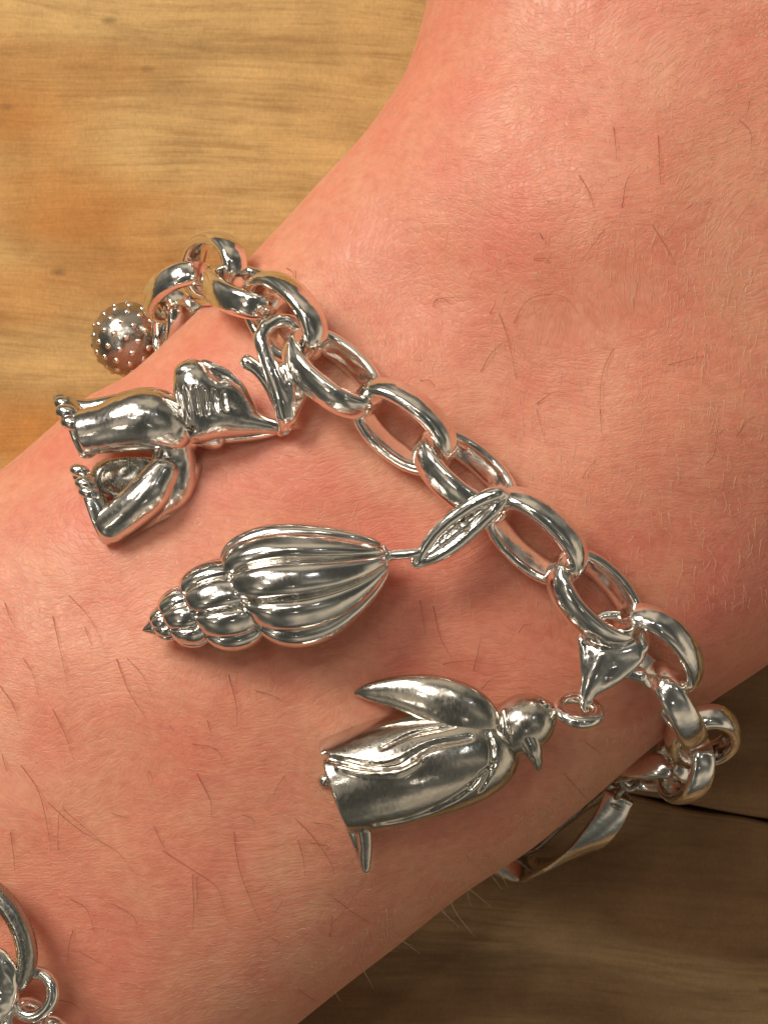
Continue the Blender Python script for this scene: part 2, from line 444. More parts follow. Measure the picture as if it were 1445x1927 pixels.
# ------------------------------------------------------------------ hairs
hv, hf = [], []
def hair(verts, faces, pxs, rad, lift=.012, z=None, curl=.03):
    q = catmull(pxs, 4 * len(pxs)) if len(pxs) > 2 else np.array([np.array(pxs[0]) * (1 - t) + np.array(pxs[1]) * t for t in np.linspace(0, 1, 7)])
    pts = []; m = len(q)
    for i, (x, y) in enumerate(q):
        l, nn = skin_at(x, y)
        if l is None:
            if pts: l = P(x, y, pts[-1].z); nn = Vector((0, 0, 0))
            else: l = P(x, y, z if z is not None else -2.0); nn = Vector((0, 0, 0))
        t = i / (m - 1)
        pts.append(l + nn * (lift + curl * math.sin(math.pi * min(1, t * .9))))
    tube(verts, faces, pts, [rad * (1 - .7 * (i / (m - 1)) ** 1.5) for i in range(m)], seg=4)
dark = [[(817,567),(835,562),(852,575)],[(815,577),(830,562),(900,560)],[(922,590),(932,575),(934,562)],[(967,608),(985,575),(1010,556),(1060,556),(1090,590)],
 [(940,590),(958,640),(972,715)],[(905,700),(925,665),(955,640),(985,628)],[(1138,430),(1110,470),(1090,495)],[(1005,487),(1030,485),(1036,497)],
 [(1227,423),(1255,470),(1270,500)],[(1258,686),(1300,675),(1325,670)],[(1155,655),(1135,700),(1130,760),(1131,790)],[(1130,770),(1132,800),(1136,830)],
 [(790,716),(808,718),(818,728)],[(1385,820),(1400,795),(1420,782)],[(1410,190),(1400,230)],[(1390,225),(1410,250),(1412,285)],[(1238,255),(1240,330),(1242,350)],
 [(1015,437),(1025,450),(1030,440)],[(1090,330),(1110,365),(1120,400)],[(1170,390),(1180,340),(1205,310)],[(1155,240),(1160,300)],
 [(1010,770),(1015,790),(1025,825)],[(1010,760),(1040,740),(1065,738)],[(1330,870),(1342,850),(1350,800)],[(1095,900),(1108,880),(1120,868)],
 [(130,1120),(175,1170),(205,1240)],[(100,1160),(120,1240),(130,1290)],[(220,1240),(245,1300),(275,1350)],[(240,1240),(270,1270),(288,1310)],[(100,1335),(125,1380),(140,1430)],
 [(10,1135),(30,1180)],[(0,1290),(30,1330),(40,1370)],[(40,1440),(75,1490),(92,1560),(97,1600)],[(110,1600),(112,1540),(118,1520)],[(90,1510),(150,1560),(220,1600),(250,1640)],
 [(118,1517),(130,1530),(200,1590)],[(20,1565),(28,1610),(30,1645)],[(210,1530),(245,1538)],[(290,1555),(320,1610)],[(305,1600),(370,1640),(410,1670),(428,1730)],
 [(362,1645),(365,1700),(362,1750)],[(370,1650),(372,1690),(363,1705)],[(440,1565),(450,1630),(475,1700),(492,1740)],[(535,1460),(520,1480),(515,1500)],[(455,1532),(475,1538),(480,1560)],
 [(555,1540),(590,1575),(620,1620),(628,1645)],[(590,1548),(620,1550),(628,1560)],[(583,1585),(615,1590),(612,1600)],[(560,1580),(570,1615),(573,1648)],[(362,1400),(400,1405),(416,1420),(416,1435)],
 [(370,1455),(390,1490),(398,1510),(398,1540)],[(280,1450),(282,1470)],[(130,1690),(165,1710),(180,1760)],[(138,1750),(130,1780),(128,1812)],[(150,1790),(222,1826)],
 [(100,1880),(135,1885),(152,1900)],[(225,1850),(250,1850),(260,1860)],[(620,1740),(652,1700),(685,1648)],[(622,1685),(660,1712),(695,1735)],[(620,1762),(622,1720),(605,1735)],
 [(510,1765),(524,1770),(515,1785)],[(530,1695),(512,1718)],[(460,1833),(492,1822)],[(390,1355),(398,1380)],[(570,1100),(560,1100)],[(815,1140),(828,1200),(850,1240)],[(890,1262),(905,1190)],[(833,1250),(850,1245),(905,1240)],
 [(905,1297),(925,1275),(955,1270)],[(975,1190),(985,1175),(1000,1173)],[(790,1130),(800,1195)],[(430,1270),(445,1330),(446,1365)],[(480,1300),(515,1310),(530,1320)],
 [(540,505),(553,515),(557,530)],[(553,560),(560,520),(555,510)],[(210,1700),(250,1720),(260,1745)],[(1365,1210),(1400,1190),(1410,1180)],[(1100,1395),(1135,1420)],[(1060,1455),(1100,1500),(1115,1530)],
 [(5,1420),(20,1460)],[(160,1180),(175,1215)],[(45,1240),(65,1270),(75,1310)],[(320,1365),(330,1375)],[(560,1860),(600,1885)]]
for h_ in dark: hair(hv, hf, h_, random.uniform(.0024, .0034))
for i in range(0):
    x = random.uniform(20, 1430); y = random.uniform(900, 1850); l, nn = skin_at(x, y)
    if l is None: continue
    a = random.gauss(1.25, .45); L = random.uniform(35, 95); b_c = random.uniform(-14, 14)
    hair(hv, hf, [(x, y), (x + L * .5 * math.cos(a) + b_c, y + L * .5 * math.sin(a)), (x + L * math.cos(a), y + L * math.sin(a))], random.uniform(.0018, .0028))
arm_hair = mesh_obj('arm_hair', hv, hf, M_hair, person); tag(arm_hair, 'thin brown hairs lying over the forearm skin', kind='stuff')
vv, vf = [], []
def fl(x, y, L, a, r, bend=0):
    hair(vv, vf, [(x, y), (x + L * .5 * math.cos(a) - bend * math.sin(a), y + L * .5 * math.sin(a) + bend * math.cos(a)), (x + L * math.cos(a), y + L * math.sin(a))], r, .004, curl=.006)
cnt = 0
while cnt < 1900:  # short pale strokes among the down, put in to imitate sparkle on the skin
    x = random.uniform(560, 1445); y = random.uniform(0, 1150)
    w = min(1, max(0, (x - 800) / 500)) * (1 - .75 * min(1, max(0, (y - 350) / 500)))
    if random.random() > w + .03: continue
    if skin_at(x, y)[0] is None: continue
    if y < 420: a = random.uniform(0, 3.14); L = random.uniform(6, 17)
    else: a = 1.5 + random.gauss(0, .3); L = random.uniform(12, 42)
    fl(x, y, L, a, random.uniform(.0012, .0024), random.uniform(-3, 3)); cnt += 1
for i in range(900):
    x = random.uniform(0, 760); y = random.uniform(1100, 1900)
    if skin_at(x, y)[0] is None: continue
    fl(x, y, random.uniform(8, 28), random.gauss(.12, .2), random.uniform(.0009, .0015), random.uniform(-3, 3))
for i in range(240):                         # down that stands off the shadowed lower edge
    j = random.randrange(8, 15); t = random.random()
    ex = E2[j][0] * (1 - t) + E2[j + 1][0] * t; ey = E2[j][1] * (1 - t) + E2[j + 1][1] * t
    x, y = ex - random.uniform(5, 45), ey - random.uniform(5, 45)
    if skin_at(x, y)[0] is None: continue
    big = random.random() < .12 and j >= 12
    L = random.uniform(60, 120) if big else random.uniform(14, 45)
    fl(x, y, L, random.gauss(1.15, .35), .0028 if big else .0018, random.uniform(-12, 12))
vh = mesh_obj('pale_down_fleck', vv, vf, M_vellus_fleck, person); tag(vh, 'fine pale down and pale flecks imitating sparkle over the skin', kind='stuff')

# ------------------------------------------------------------------ charm bracelet
def link_mesh(a=.555, b=.385, t=.135, hw=.145, nn=84):
    """oval rolo link, half-round band: long axis X, hole axis Z."""
    prof = []
    K = 18
    for k in range(K):
        an = 2 * math.pi * k / K
        cz = math.cos(an); cr = math.sin(an)
        if cr >= 0: prof.append((t * .5 + t * .5 * cr ** .85, hw * spow(cz, .9)))
        else: prof.append((t * .5 - t * .5 * abs(cr) ** .35, hw * spow(cz, .75)))
    V, F = [], []
    for i in range(nn):
        th = 2 * math.pi * i / nn; e = 2 / 2.15
        x0, y0 = (a - t) * spow(math.cos(th), e), (b - t) * spow(math.sin(th), e)
        tx, ty = -(a - t) * math.sin(th), (b - t) * math.cos(th); L = math.hypot(tx, ty); nx, ny = ty / L, -tx / L
        fl_ = 1 - .10 * math.cos(th) ** 2
        for (r, z) in prof: V.append((x0 + nx * r, y0 + ny * r, z * fl_))
    for i in range(nn):
        for k in range(K):
            A = i * K + k; B = i * K + (k + 1) % K; j = (i + 1) % nn
            F.append((A, B, j * K + (k + 1) % K, j * K + k))
    me = bpy.data.meshes.new('link'); me.from_pydata(V, [], F)
    me.polygons.foreach_set('use_smooth', [True] * len(F)); me.materials.append(M_link)
    bm = bmesh.new(); bm.from_mesh(me); bmesh.ops.recalc_face_normals(bm, faces=bm.faces); bm.to_mesh(me); bm.free()
    return me
LM = link_mesh()
bl, _ = skin_at(900, 900)
bracelet = empty('charm_bracelet', bl, 'silver charm bracelet of large oval links looped around the wrist, hung with charms', 'bracelet')
def add_link(name, me, c, T, Nn, roll, parent, scale=1.0):
    T = T.normalized(); Nn = (Nn - T * Nn.dot(T)).normalized(); Bn = T.cross(Nn)
    r = math.radians(roll)
    Z = Nn * math.cos(r) + Bn * math.sin(r); Y = Z.cross(T)
    m = Matrix((T, Y, Z)).transposed().to_4x4()
    o = bpy.data.objects.new(name, me); C.objects.link(o); o.parent = parent
    o.location = c - parent.location; o.rotation_euler = m.to_euler(); o.scale = (scale,) * 3
    return o
up = Vector((0, 0, 1))
# (px, py, z or None for resting on the skin, roll, normal hint)
LK = [(322, 612, -2.45, 45, (-1.0, .9, .25)), (340, 552, -1.85, -45, (-.9, .9, .35)), (402, 506, -1.30, 45, (-.8, .8, .6)), (462, 548, -.62, -45, (-.6, .7, .8)), (535, 598, -.16, 45, (-.35, .4, 1)),
      (627, 700, None, -43, None), (760, 803, None, 45, None), (876, 893, None, -45, None), (1008, 1010, None, 45, None), (1120, 1125, None, -46, None),
      (1238, 1222, None, 45, None), (1268, 1328, -.50, -70, (.45, -.1, 1)), (1322, 1388, -1.15, 42, (.9, -.6, .5)), (1286, 1442, -1.75, -74, (.5, -.5, .9)), (1228, 1455, -2.35, 45, (.6, -.9, .0))]
cent = []; nrms = []
for (x, y, z, roll, nh) in LK:
    if z is None:
        l, nn_ = skin_at(x, y)
        if l is None: l = P(x, y, -.6); nn_ = up
        z = l.z + .33; nh = nn_
    cent.append(P(x, y, z)); nrms.append(Vector(nh).normalized())
for i, (x, y, z, roll, nh) in enumerate(LK):
    a = cent[max(0, i - 1)]; b = cent[min(len(LK) - 1, i + 1)]
    add_link('link', LM, cent[i], b - a, nrms[i], roll, bracelet)

def ring_obj(name, c, axis, R_, r, mat, parent, squash=1.0, n=48, seg=12, updir=None):
    axis = Vector(axis).normalized(); x = axis.orthogonal().normalized()
    if updir is not None:
        x = Vector(updir); x = (x - axis * x.dot(axis)).normalized()
    y = axis.cross(x)
    pts = [c + x * (R_ * math.cos(2 * math.pi * i / n)) + y * (R_ * squash * math.sin(2 * math.pi * i / n)) for i in range(n)]
    V, F = [], []; tube(V, F, pts, r, seg, closed=True)
    o = mesh_obj(name, V, F, mat, parent)
    bm = bmesh.new(); bm.from_mesh(o.data); bmesh.ops.recalc_face_normals(bm, faces=bm.faces); bm.to_mesh(o.data); bm.free()
    return o
for (x, y, z, ax) in [(1183, 1468, -2.62, (.5, .3, .9)), (1170, 1487, -2.78, (.8, -.6, .2)), (1166, 1505, -2.95, (.2, .7, .8))]:
    ring_obj('jump_ring', P(x, y, z), ax, .105, .034, M_old, bracelet)
# curved closing bar under the wrist
def strip(name, ctrl, width, thick, mat, parent, wdir):
    q = catmull(ctrl, 40); pts = [P(*p) for p in q]
    V, F = [], []
    wd = Vector(wdir).normalized()
    sec = [(-1, -.6), (-.93, -1), (.93, -1), (1, -.6), (1, .6), (.93, 1), (-.93, 1), (-1, .6)]
    for i, p in enumerate(pts):
        t = (pts[min(i + 1, 39)] - pts[max(i - 1, 0)]).normalized()
        w = (wd - t * wd.dot(t)).normalized(); nn_ = t.cross(w)
        for (a, b) in sec: V.append(p + w * (a * width / 2) + nn_ * (b * thick / 2))
    k = len(sec)
    for i in range(39):
        for j in range(k):
            a = i * k + j; b = i * k + (j + 1) % k; F.append((a, b, b + k, a + k))
    F.append(tuple(range(k))[::-1]); F.append(tuple(39 * k + j for j in range(k)))
    o = mesh_obj(name, V, F, mat, parent)
    bm = bmesh.new(); bm.from_mesh(o.data); bmesh.ops.recalc_face_normals(bm, faces=bm.faces); bm.to_mesh(o.data); bm.free()
    for p_ in o.data.polygons: p_.use_smooth = True
    return o
strip('clasp_bar', [(1165, 1500, -2.85), (1142, 1548, -3.05), (1102, 1592, -3.35), (1045, 1625, -3.8), (975, 1635, -4.3), (880, 1600, -4.62)], .33, .07, M_link, bracelet, (.75, .45, .5))
strip('clasp_tongue', [(1150, 1478, -3.1), (1090, 1530, -3.45), (1015, 1585, -3.95), (940, 1605, -4.45)], .20, .05, M_old, bracelet, (.6, .6, .5))

# ------------------------------------------------------------------ lobster clasps
def place_empty(name, px, py, z, label, cat, group=None):
    return empty(name, P(px, py, z), label, cat, group)

# ================================================================== animal figure charm
ZA = -.05
animal = place_empty('figure_charm', 300, 850, ZA - .4, 'silver animal figure charm with thick legs, stubby toes and raised tapering arms', 'charm', 'charms clipped to the bracelet')
v = Vox((85, 650, -115), (565, 1050, 105), 2.3)
# torso joining the two legs, low in the middle
v.chain([(318, 805, 0, 42), (325, 860, -24, 42), (315, 915, -32, 50), (288, 950, -42, 44)], 8)
v.chain([(330, 800, -6, 36), (356, 808, -14, 30), (400, 820, -20, 26)], 10)
v.build('torso', ZA, M_charm, animal)
v = Vox((85, 680, -115), (400, 900, 105), 2.3)
v.chain([(160, 814, 6, 44), (205, 806, 14, 48), (245, 796, 20, 55), (285, 792, 22, 58), (320, 808, 12, 46)], 10)
v.half((146, 800, 0), (-1, .30, .0), 4)
v.half((200, 856, 0), (.06, 1, .0), 7)
v.build('leg', ZA, M_charm, animal)
v = Vox((75, 700, -115), (300, 900, 60), 2.3)         # foot of the upper leg with its sole
v.chain([(124, 762, -14, 20), (140, 795, 2, 30), (156, 828, -2, 33), (166, 850, -8, 12)], 6)
v.half((131, 800, 0), (-1, .34, .0), 3)
v.build('foot', ZA, M_charm, animal)
v = Vox((75, 680, -115), (380, 880, 60), 2.3)         # the leg behind
v.chain([(122, 764, -40, 20), (160, 768, -34, 20), (215, 758, -24, 19), (265, 748, -18, 21), (305, 752, -18, 20), (335, 772, -18, 18)], 8)
v.build('leg', ZA, M_charm, animal)
def blob(name, c, r, z0, mat, parent, rot=0, zr=1.0, n=18):
    V, F = [], []
    k = (H - z0) / H / PXC
    cc = P(c[0], c[1], z0); cc.z = z0 + c[2] * k; cc.x = (c[0] - 722.5) * k; cc.y = -(c[1] - 963.5) * k
    bm = bmesh.new(); bmesh.ops.create_uvsphere(bm, u_segments=n, v_segments=n // 2 + 2, radius=1)
    ca, sa = math.cos(math.radians(-rot)), math.sin(math.radians(-rot))
    for v_ in bm.verts:
        x, y, z = v_.co.x * r[0] * k, v_.co.y * r[1] * k, v_.co.z * r[2] * k
        v_.co = Vector((x * ca - y * sa, x * sa + y * ca, z)) + cc
    V = [v_.co.copy() for v_ in bm.verts]; bm.verts.index_update(); F = [[q.index for q in f.verts] for f in bm.faces]; bm.free()
    return mesh_obj(name, V, F, mat, parent)
for (x, y, w, r) in [(114, 752, -30, 16), (121, 760, -8, 17), (131, 778, 14, 19), (142, 798, 26, 18)]:
    blob('toe', (x, y, w), (r * 1.35, r * .88, r), ZA, M_charm, animal, rot=18)
v = Vox((110, 850, -120), (380, 1050, 80), 2.3)       # lower leg
v.chain([(212, 986, 6, 36), (247, 960, 16, 38), (283, 928, 20, 39), (308, 890, 14, 31)], 8)
v.chain([(215, 1000, -35, 34), (275, 965, -40, 40), (320, 930, -40, 42), (345, 880, -34, 30)], 16)
v.half((183, 990, 0), (-1, .42, .0), 4)
v.build('leg', ZA, M_charm, animal)
v = Vox((110, 860, -120), (260, 1050, 60), 2.3)       # its foot
v.chain([(164, 912, 2, 19), (174, 945, 4, 26), (188, 980, 0, 30), (200, 1002, -8, 24)], 5)
v.half((158, 930, 0), (-1, .36, .0), 3)
v.build('foot', ZA, M_charm, animal)
for (x, y, w, r) in [(148, 886, -12, 15), (153, 900, -22, 16), (164, 912, 10, 17), (172, 928, 16, 17)]:
    blob('toe', (x, y, w), (r * 1.35, r * .88, r), ZA, M_charm, animal, rot=18)
# hollow, rough belly between the legs
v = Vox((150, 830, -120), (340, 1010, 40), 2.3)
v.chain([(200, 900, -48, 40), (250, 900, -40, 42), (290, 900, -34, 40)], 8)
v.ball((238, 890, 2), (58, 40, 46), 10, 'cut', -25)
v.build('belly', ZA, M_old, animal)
# head and raised arms
v = Vox((300, 650, -90), (580, 870, 100), 2.0)
v.chain([(372, 790, 0, 46), (402, 780, 4, 48), (440, 788, 0, 34), (482, 796, -4, 21), (520, 803, -8, 13)], 10)
v.chain([(378, 765, 10, 47), (372, 732, 14, 44), (364, 712, 12, 36)], 8)
v.chain([(402, 746, 6, 40), (430, 745, 0, 32), (456, 768, -4, 26)], 10)
for gi, gx in enumerate((340, 357, 374, 390, 406, 424)):             # grooves raked down the muzzle
    v.groove([(gx - 4 + gi, 728 + 2 * gi, 1.5), (gx + 1, 748, 4), (gx + 4, 768, 4), (gx + 8, 790 - 3 * gi, 1.5)], 4)
v.ball((360, 812, 0), (9, 22, 60), 4, 'cut', 70)
v.build('head', ZA, M_charm, animal)
v = Vox((310, 650, -60), (430, 760, 90), 2.0)
v.ball((360, 704, 22), (30, 24, 26), 4)
v.build('muzzle', ZA, M_charm, animal)
v = Vox((370, 650, -90), (560, 850, 90), 2.0)
v.chain([(385, 686, 6, 10), (402, 694, 10, 11), (430, 706, 8, 9), (452, 728, 6, 9), (466, 752, 4, 8), (480, 778, 2, 8), (500, 792, 2, 9), (526, 800, 0, 10)], 4)
v.chain([(420, 716, 6, 6), (440, 728, 8, 7), (452, 745, 6, 6)], 3)
v.build('arm', ZA, M_charm, animal)
v = Vox((370, 750, -90), (560, 870, 60), 2.2)
v.chain([(390, 815, -28, 22), (440, 815, -26, 18), (490, 812, -20, 14), (528, 803, -12, 12)], 4)
v.build('arm', ZA, M_charm, animal)

def clasp_ring_tri(parent, z0, mat, pts_body, pts_hook, lever, h=2.0, box=None, mats=None, fw=1.0):
    v = Vox(box[0], box[1], h)
    for c in pts_body: v.chain(c, 5, fw=fw)
    for c in pts_hook: v.chain(c, 4)
    o = v.build('clasp', z0, mat, parent)
    v = Vox(box[0], box[1], h)
    for c in lever: v.chain(c, 3)
    v.build('clasp_lever', z0, mat, o)
    return o
# clasp of the figure charm: hook over a link, stubby lever
clasp_ring_tri(animal, .08, M_link,
    [[(536, 800, -12, 12), (536, 772, 2, 19), (528, 738, 10, 21), (514, 702, 14, 18), (500, 668, 14, 15), (492, 638, 10, 15), (500, 616, 2, 14)],
     [(545, 785, -6, 14), (560, 735, -8, 20), (568, 692, -12, 17)], [(540, 695, -2, 18), (542, 735, 0, 24), (540, 780, -4, 20)]],
    [[(500, 616, 2, 14), (524, 602, -8, 13), (552, 606, -16, 13), (570, 630, -20, 13), (572, 662, -18, 13), (568, 692, -12, 15)]],
    [[(466, 682, 10, 14), (484, 694, 10, 13), (502, 715, 4, 13), (516, 745, -2, 11), (530, 785, -8, 8)]],
    box=((440, 570, -60), (610, 830, 60)))
kk = (H - ZA) / H / PXC
ring_obj('jump_ring', P(536, 806, ZA - .03), (.5, -.6, .4), .075, .024, M_link, animal)

# ================================================================== shell charm
ZS = .42
shell = place_empty('shell_charm', 500, 1110, ZS - .5, 'silver spiral seashell charm with ribbed whorls tapering to a point, lying on the wrist', 'charm', 'charms clipped to the bracelet')
ks = (H - ZS) / H / PXC
ax_a = np.array([.956, -.295]); ax_p = np.array([.295, .956])
def whorl(prof, nrib, amp, twist, phase, slant, nt_=90, nphi=360):
    """solid of revolution with pillowed ribs. prof: (t, radius) rows along the shell's axis from its tip, in pixels."""
    q = catmull(prof, nt_); V, F = [], []
    for i, (t, r) in enumerate(q):
        s = i / (nt_ - 1)
        for k in range(nphi):
            ph = 2 * math.pi * k / nphi
            u = (ph + twist * (t - prof[0][0]) / 100 + phase) * nrib / (2 * math.pi)
            x_ = 2 * abs(u - round(u)); lobe = (1 - x_ ** 3.2) ** .6
            fade = min(1, s * 9, (1 - s) * 9)
            rr = r * (1 - amp * fade * (1 - lobe))
            tt = t + slant * math.cos(ph) * rr * (1 - s) + .04 * rr * math.sin(ph) - 12.0 * lobe * fade * (1 - 2 * s) * min(1, r / 70)
            pu = 268 + ax_a[0] * tt + ax_p[0] * rr * math.cos(ph); pv = 1187 + ax_a[1] * tt + ax_p[1] * rr * math.cos(ph)
            pw = rr * math.sin(ph)
            V.append(((pu - 722.5) * ks, -(pv - 963.5) * ks, ZS + pw * ks))
    for i in range(nt_ - 1):
        for k in range(nphi):
            a = i * nphi + k; b = i * nphi + (k + 1) % nphi
            F.append((a, a + nphi, b + nphi, b))
    F.append(tuple(range(nphi))); F.append(tuple((nt_ - 1) * nphi + k for k in range(nphi))[::-1])
    o = mesh_obj('whorl', V, F, M_shell, shell)
    bm = bmesh.new(); bm.from_mesh(o.data); bmesh.ops.recalc_face_normals(bm, faces=bm.faces); bm.to_mesh(o.data); bm.free()
    return o
whorl([(196, 30), (203, 78), (222, 106), (255, 121), (300, 123), (345, 112), (390, 92), (430, 68), (460, 44), (474, 28), (480, 14)], 9, .26, .20, .18, .27)
whorl([(104, 20), (110, 62), (128, 83), (158, 92), (190, 88), (214, 70), (226, 40)], 8, .25, .15, .35, .24, 60, 300)
whorl([(48, 12), (54, 42), (68, 56), (88, 62), (108, 55), (122, 30)], 7, .24, .15, .1, .22, 46, 260)
whorl([(20, 6), (26, 24), (38, 34), (52, 34), (64, 18)], 8, .2, .2, .5, .2, 36, 220)
whorl([(0, 1.2), (10, 9), (22, 17), (34, 14), (40, 4)], 7, .14, .2, .2, .1, 30, 160)
# stem from the shell's mouth to the ring
v = Vox((690, 1000, -40), (850, 1100, 40), 1.6)
v.chain([(700, 1052, -2, 17), (722, 1048, 0, 13), (742, 1044, 2, 10), (775, 1041, 6, 10), (806, 1036, 8, 8)], 3)
v.chain([(722, 1030, 4, 5), (728, 1048, 8, 6), (724, 1066, 4, 5)], 3)
v.build('stem', ZS, M_shell, shell)
ring_obj('jump_ring', P(790, 1052, ZS + .02), (.25, .15, 1), .082, .016, M_link, shell, .75)
# clasp seen on its edge, slotted, hooked through the link
v = Vox((760, 890, -70), (980, 1100, 90), 1.7)
v.chain([(786, 1060, 2, 10), (800, 1030, 12, 13), (822, 1000, 20, 13), (856, 970, 28, 14), (896, 944, 38, 15), (930, 930, 40, 15), (944, 930, 26, 14)], 3)
v.chain([(786, 1060, 2, 10), (826, 1044, 8, 14), (862, 1020, 14, 15), (900, 986, 22, 15), (930, 956, 30, 15), (944, 934, 30, 14)], 3)
v.chain([(800, 1048, -4, 12), (850, 1006, -2, 20), (900, 966, 2, 20), (935, 940, 6, 14)], 5)
v.chain([(934, 936, 18, 15), (948, 936, 2, 13), (946, 948, -14, 12), (925, 968, -20, 11), (880, 1000, -20, 12), (840, 1024, -10, 12)], 3)
cl = v.build('clasp', ZS - .02, M_link, shell)
v = Vox((800, 960, -20), (910, 1060, 60), 1.5)
v.chain([(808, 1040, 16, 6), (836, 1018, 20, 6), (862, 998, 24, 6), (905, 962, 28, 6)], 2)
v.ball((872, 991, 30), (13, 11, 12), 3)
v.build('clasp_lever', ZS - .02, M_link, cl)
for i, (x, y) in enumerate([(826, 1022), (838, 1015), (849, 1008)]):
    blob('spring_coil', (x, y, 27), (3, 9, 5), ZS - .02, M_link, cl, rot=-38, n=12)

# ================================================================== penguin charm
ZP = .12
peng = place_empty('penguin_charm', 800, 1430, ZP - .5, 'silver penguin charm with one raised wing and pointed beak, hanging from a ring', 'charm', 'charms clipped to the bracelet')
v = Vox((585, 1300, -125), (985, 1600, 125), 2.3)
v.chain([(640, 1478, 0, 92), (700, 1462, 2, 101), (770, 1443, 4, 104), (840, 1428, 2, 99), (895, 1418, 0, 82), (930, 1410, 0, 48)], 6, fw=.95, n=50)
v.half((628, 1470, 0), (-1, .36, -.05), 3)
v.groove([(606, 1416, 4), (650, 1422, 5.5), (700, 1431, 6), (745, 1426, 6), (775, 1408, 5), (812, 1390, 4), (880, 1378, 2)], 9, 0)
v.groove([(640, 1432, 3), (690, 1440, 5), (748, 1437, 6), (785, 1420, 4)], 9, 2, 'add')
v.groove([(706, 1540, 3), (770, 1528, 6), (840, 1496, 6), (900, 1452, 4)], 8)
v.groove([(720, 1396, 2), (780, 1370, 3.5), (850, 1358, 2)], 8, 0)
v.groove([(915, 1372, 4), (922, 1400, 5), (918, 1440, 5), (900, 1475, 5)], 5)
v.groove([(928, 1425, 2), (900, 1445, 4), (880, 1470, 3)], 5)
v.build('body', ZP, M_peng, peng)
v = Vox((880, 1360, -60), (970, 1480, 90), 1.8)        # ruffled collar
v.chain([(922, 1372, 44, 11), (934, 1398, 46, 13), (934, 1424, 38, 13), (920, 1448, 26, 11)], 4)
v.chain([(916, 1385, 62, 3), (950, 1378, 58, 3)], 3, 'cut'); v.chain([(910, 1412, 60, 3), (950, 1410, 54, 3)], 3, 'cut'); v.chain([(908, 1435, 50, 3), (948, 1440, 44, 3)], 3, 'cut')
v.build('collar', ZP, M_peng, peng)
v = Vox((640, 1230, -80), (980, 1430, 130), 2.2)
v.chain([(672, 1303, 8, 7), (702, 1300, 18, 19), (755, 1301, 30, 33), (815, 1312, 40, 46), (868, 1335, 42, 52), (905, 1356, 36, 36), (928, 1380, 26, 18)], 5, fw=.55, n=60)
v.build('wing', ZP, M_peng, peng)
v = Vox((660, 1380, -125), (980, 1600, 60), 2.3)
v.chain([(708, 1540, -38, 18), (770, 1530, -36, 26), (830, 1500, -32, 32), (885, 1462, -24, 32), (925, 1420, -10, 22)], 5, fw=.6, n=50)
v.build('wing', ZP, M_peng, peng)
v = Vox((870, 1280, -90), (1070, 1470, 90), 2.0)
v.chain([(930, 1394, 2, 42), (955, 1378, 4, 48), (985, 1360, 8, 55), (1003, 1352, 8, 44), (1022, 1343, 6, 27), (1040, 1337, 4, 12)], 6)
v.chain([(918, 1398, 0, 48), (924, 1394, 0, 48)], 2)
v.groove([(945, 1335, 3), (950, 1372, 4), (952, 1412, 3)], 4)
v.ball((1024, 1326, 30), (9, 9, 9), 2)
v.ball((1012, 1322, 30), (10, 9, 6), 3, 'cut')
v.build('head', ZP, M_peng, peng)
v = Vox((960, 1360, -30), (1040, 1460, 80), 1.8)
v.chain([(988, 1380, 38, 22), (998, 1402, 38, 18), (1006, 1424, 32, 12), (1010, 1440, 26, 7)], 3)
v.chain([(985, 1395, 44, 2), (1000, 1425, 46, 2)], 2, 'cut')
v.build('beak', ZP, M_peng, peng)
for s_ in ((1027, 1331, 28), ):
    blob('eye', s_, (6, 6, 6), ZP, M_peng, peng, n=14)
v = Vox((620, 1470, -90), (740, 1660, 60), 2.0)       # webbed foot on edge
v.chain([(662, 1500, 14, 20), (680, 1540, 8, 17), (687, 1580, 4, 14), (688, 1612, 0, 12), (688, 1636, 0, 7)], 4)
v.chain([(642, 1508, -4, 7), (658, 1556, -6, 7), (676, 1604, -4, 6), (688, 1634, -2, 4)], 10)
v.chain([(655, 1505, 0, 14), (668, 1555, -2, 12), (682, 1605, -2, 7)], 10, fw=.5)
v.chain([(690, 1500, 10, 8), (700, 1525, 4, 5)], 6)
v.build('foot', ZP, M_peng, peng)
blob('foot', (612, 1470, -6), (14, 14, 14), ZP, M_peng, peng)
v = Vox((595, 1440, -40), (660, 1500, 30), 1.6); v.chain([(612, 1470, -8, 6), (636, 1464, -10, 7)], 2); v.build('tail', ZP, M_peng, peng)
kp = (H - ZP) / H / PXC
ring_obj('loop', P(1088, 1337, ZP + .04), (.12, .85, .48), 38 * kp, 11.5 * kp, M_link, peng, 1.0, updir=(1, 0, 0))
ZC = .16
clasp_ring_tri(peng, ZC, M_link,
    [[(1100, 1322, 2, 13), (1106, 1300, 8, 17), (1118, 1268, 12, 24), (1132, 1238, 10, 28)],
     [(1104, 1300, 6, 16), (1104, 1250, 8, 16), (1098, 1208, 4, 12)], [(1120, 1225, 8, 18), (1160, 1228, 10, 20), (1206, 1216, 4, 13)],
     [(1122, 1290, 8, 16), (1150, 1265, 10, 24), (1190, 1235, 8, 20)],
     [(1132, 1238, 10, 26), (1160, 1238, 10, 26), (1190, 1222, 6, 20)],
     [(1118, 1285, 6, 16), (1150, 1262, 8, 22), (1185, 1240, 6, 20), (1208, 1214, 2, 13)]],
    [[(1094, 1206, 4, 10), (1106, 1180, -6, 10), (1140, 1160, -16, 10), (1180, 1166, -20, 11), (1208, 1190, -8, 11), (1208, 1214, 2, 12)]],
    [[(1150, 1270, -4, 10), (1185, 1268, -2, 12), (1205, 1272, 0, 13)], [(1206, 1272, 0, 12), (1222, 1292, -6, 5)]],
    box=((1060, 1130, -60), (1250, 1350, 70)), fw=.7)
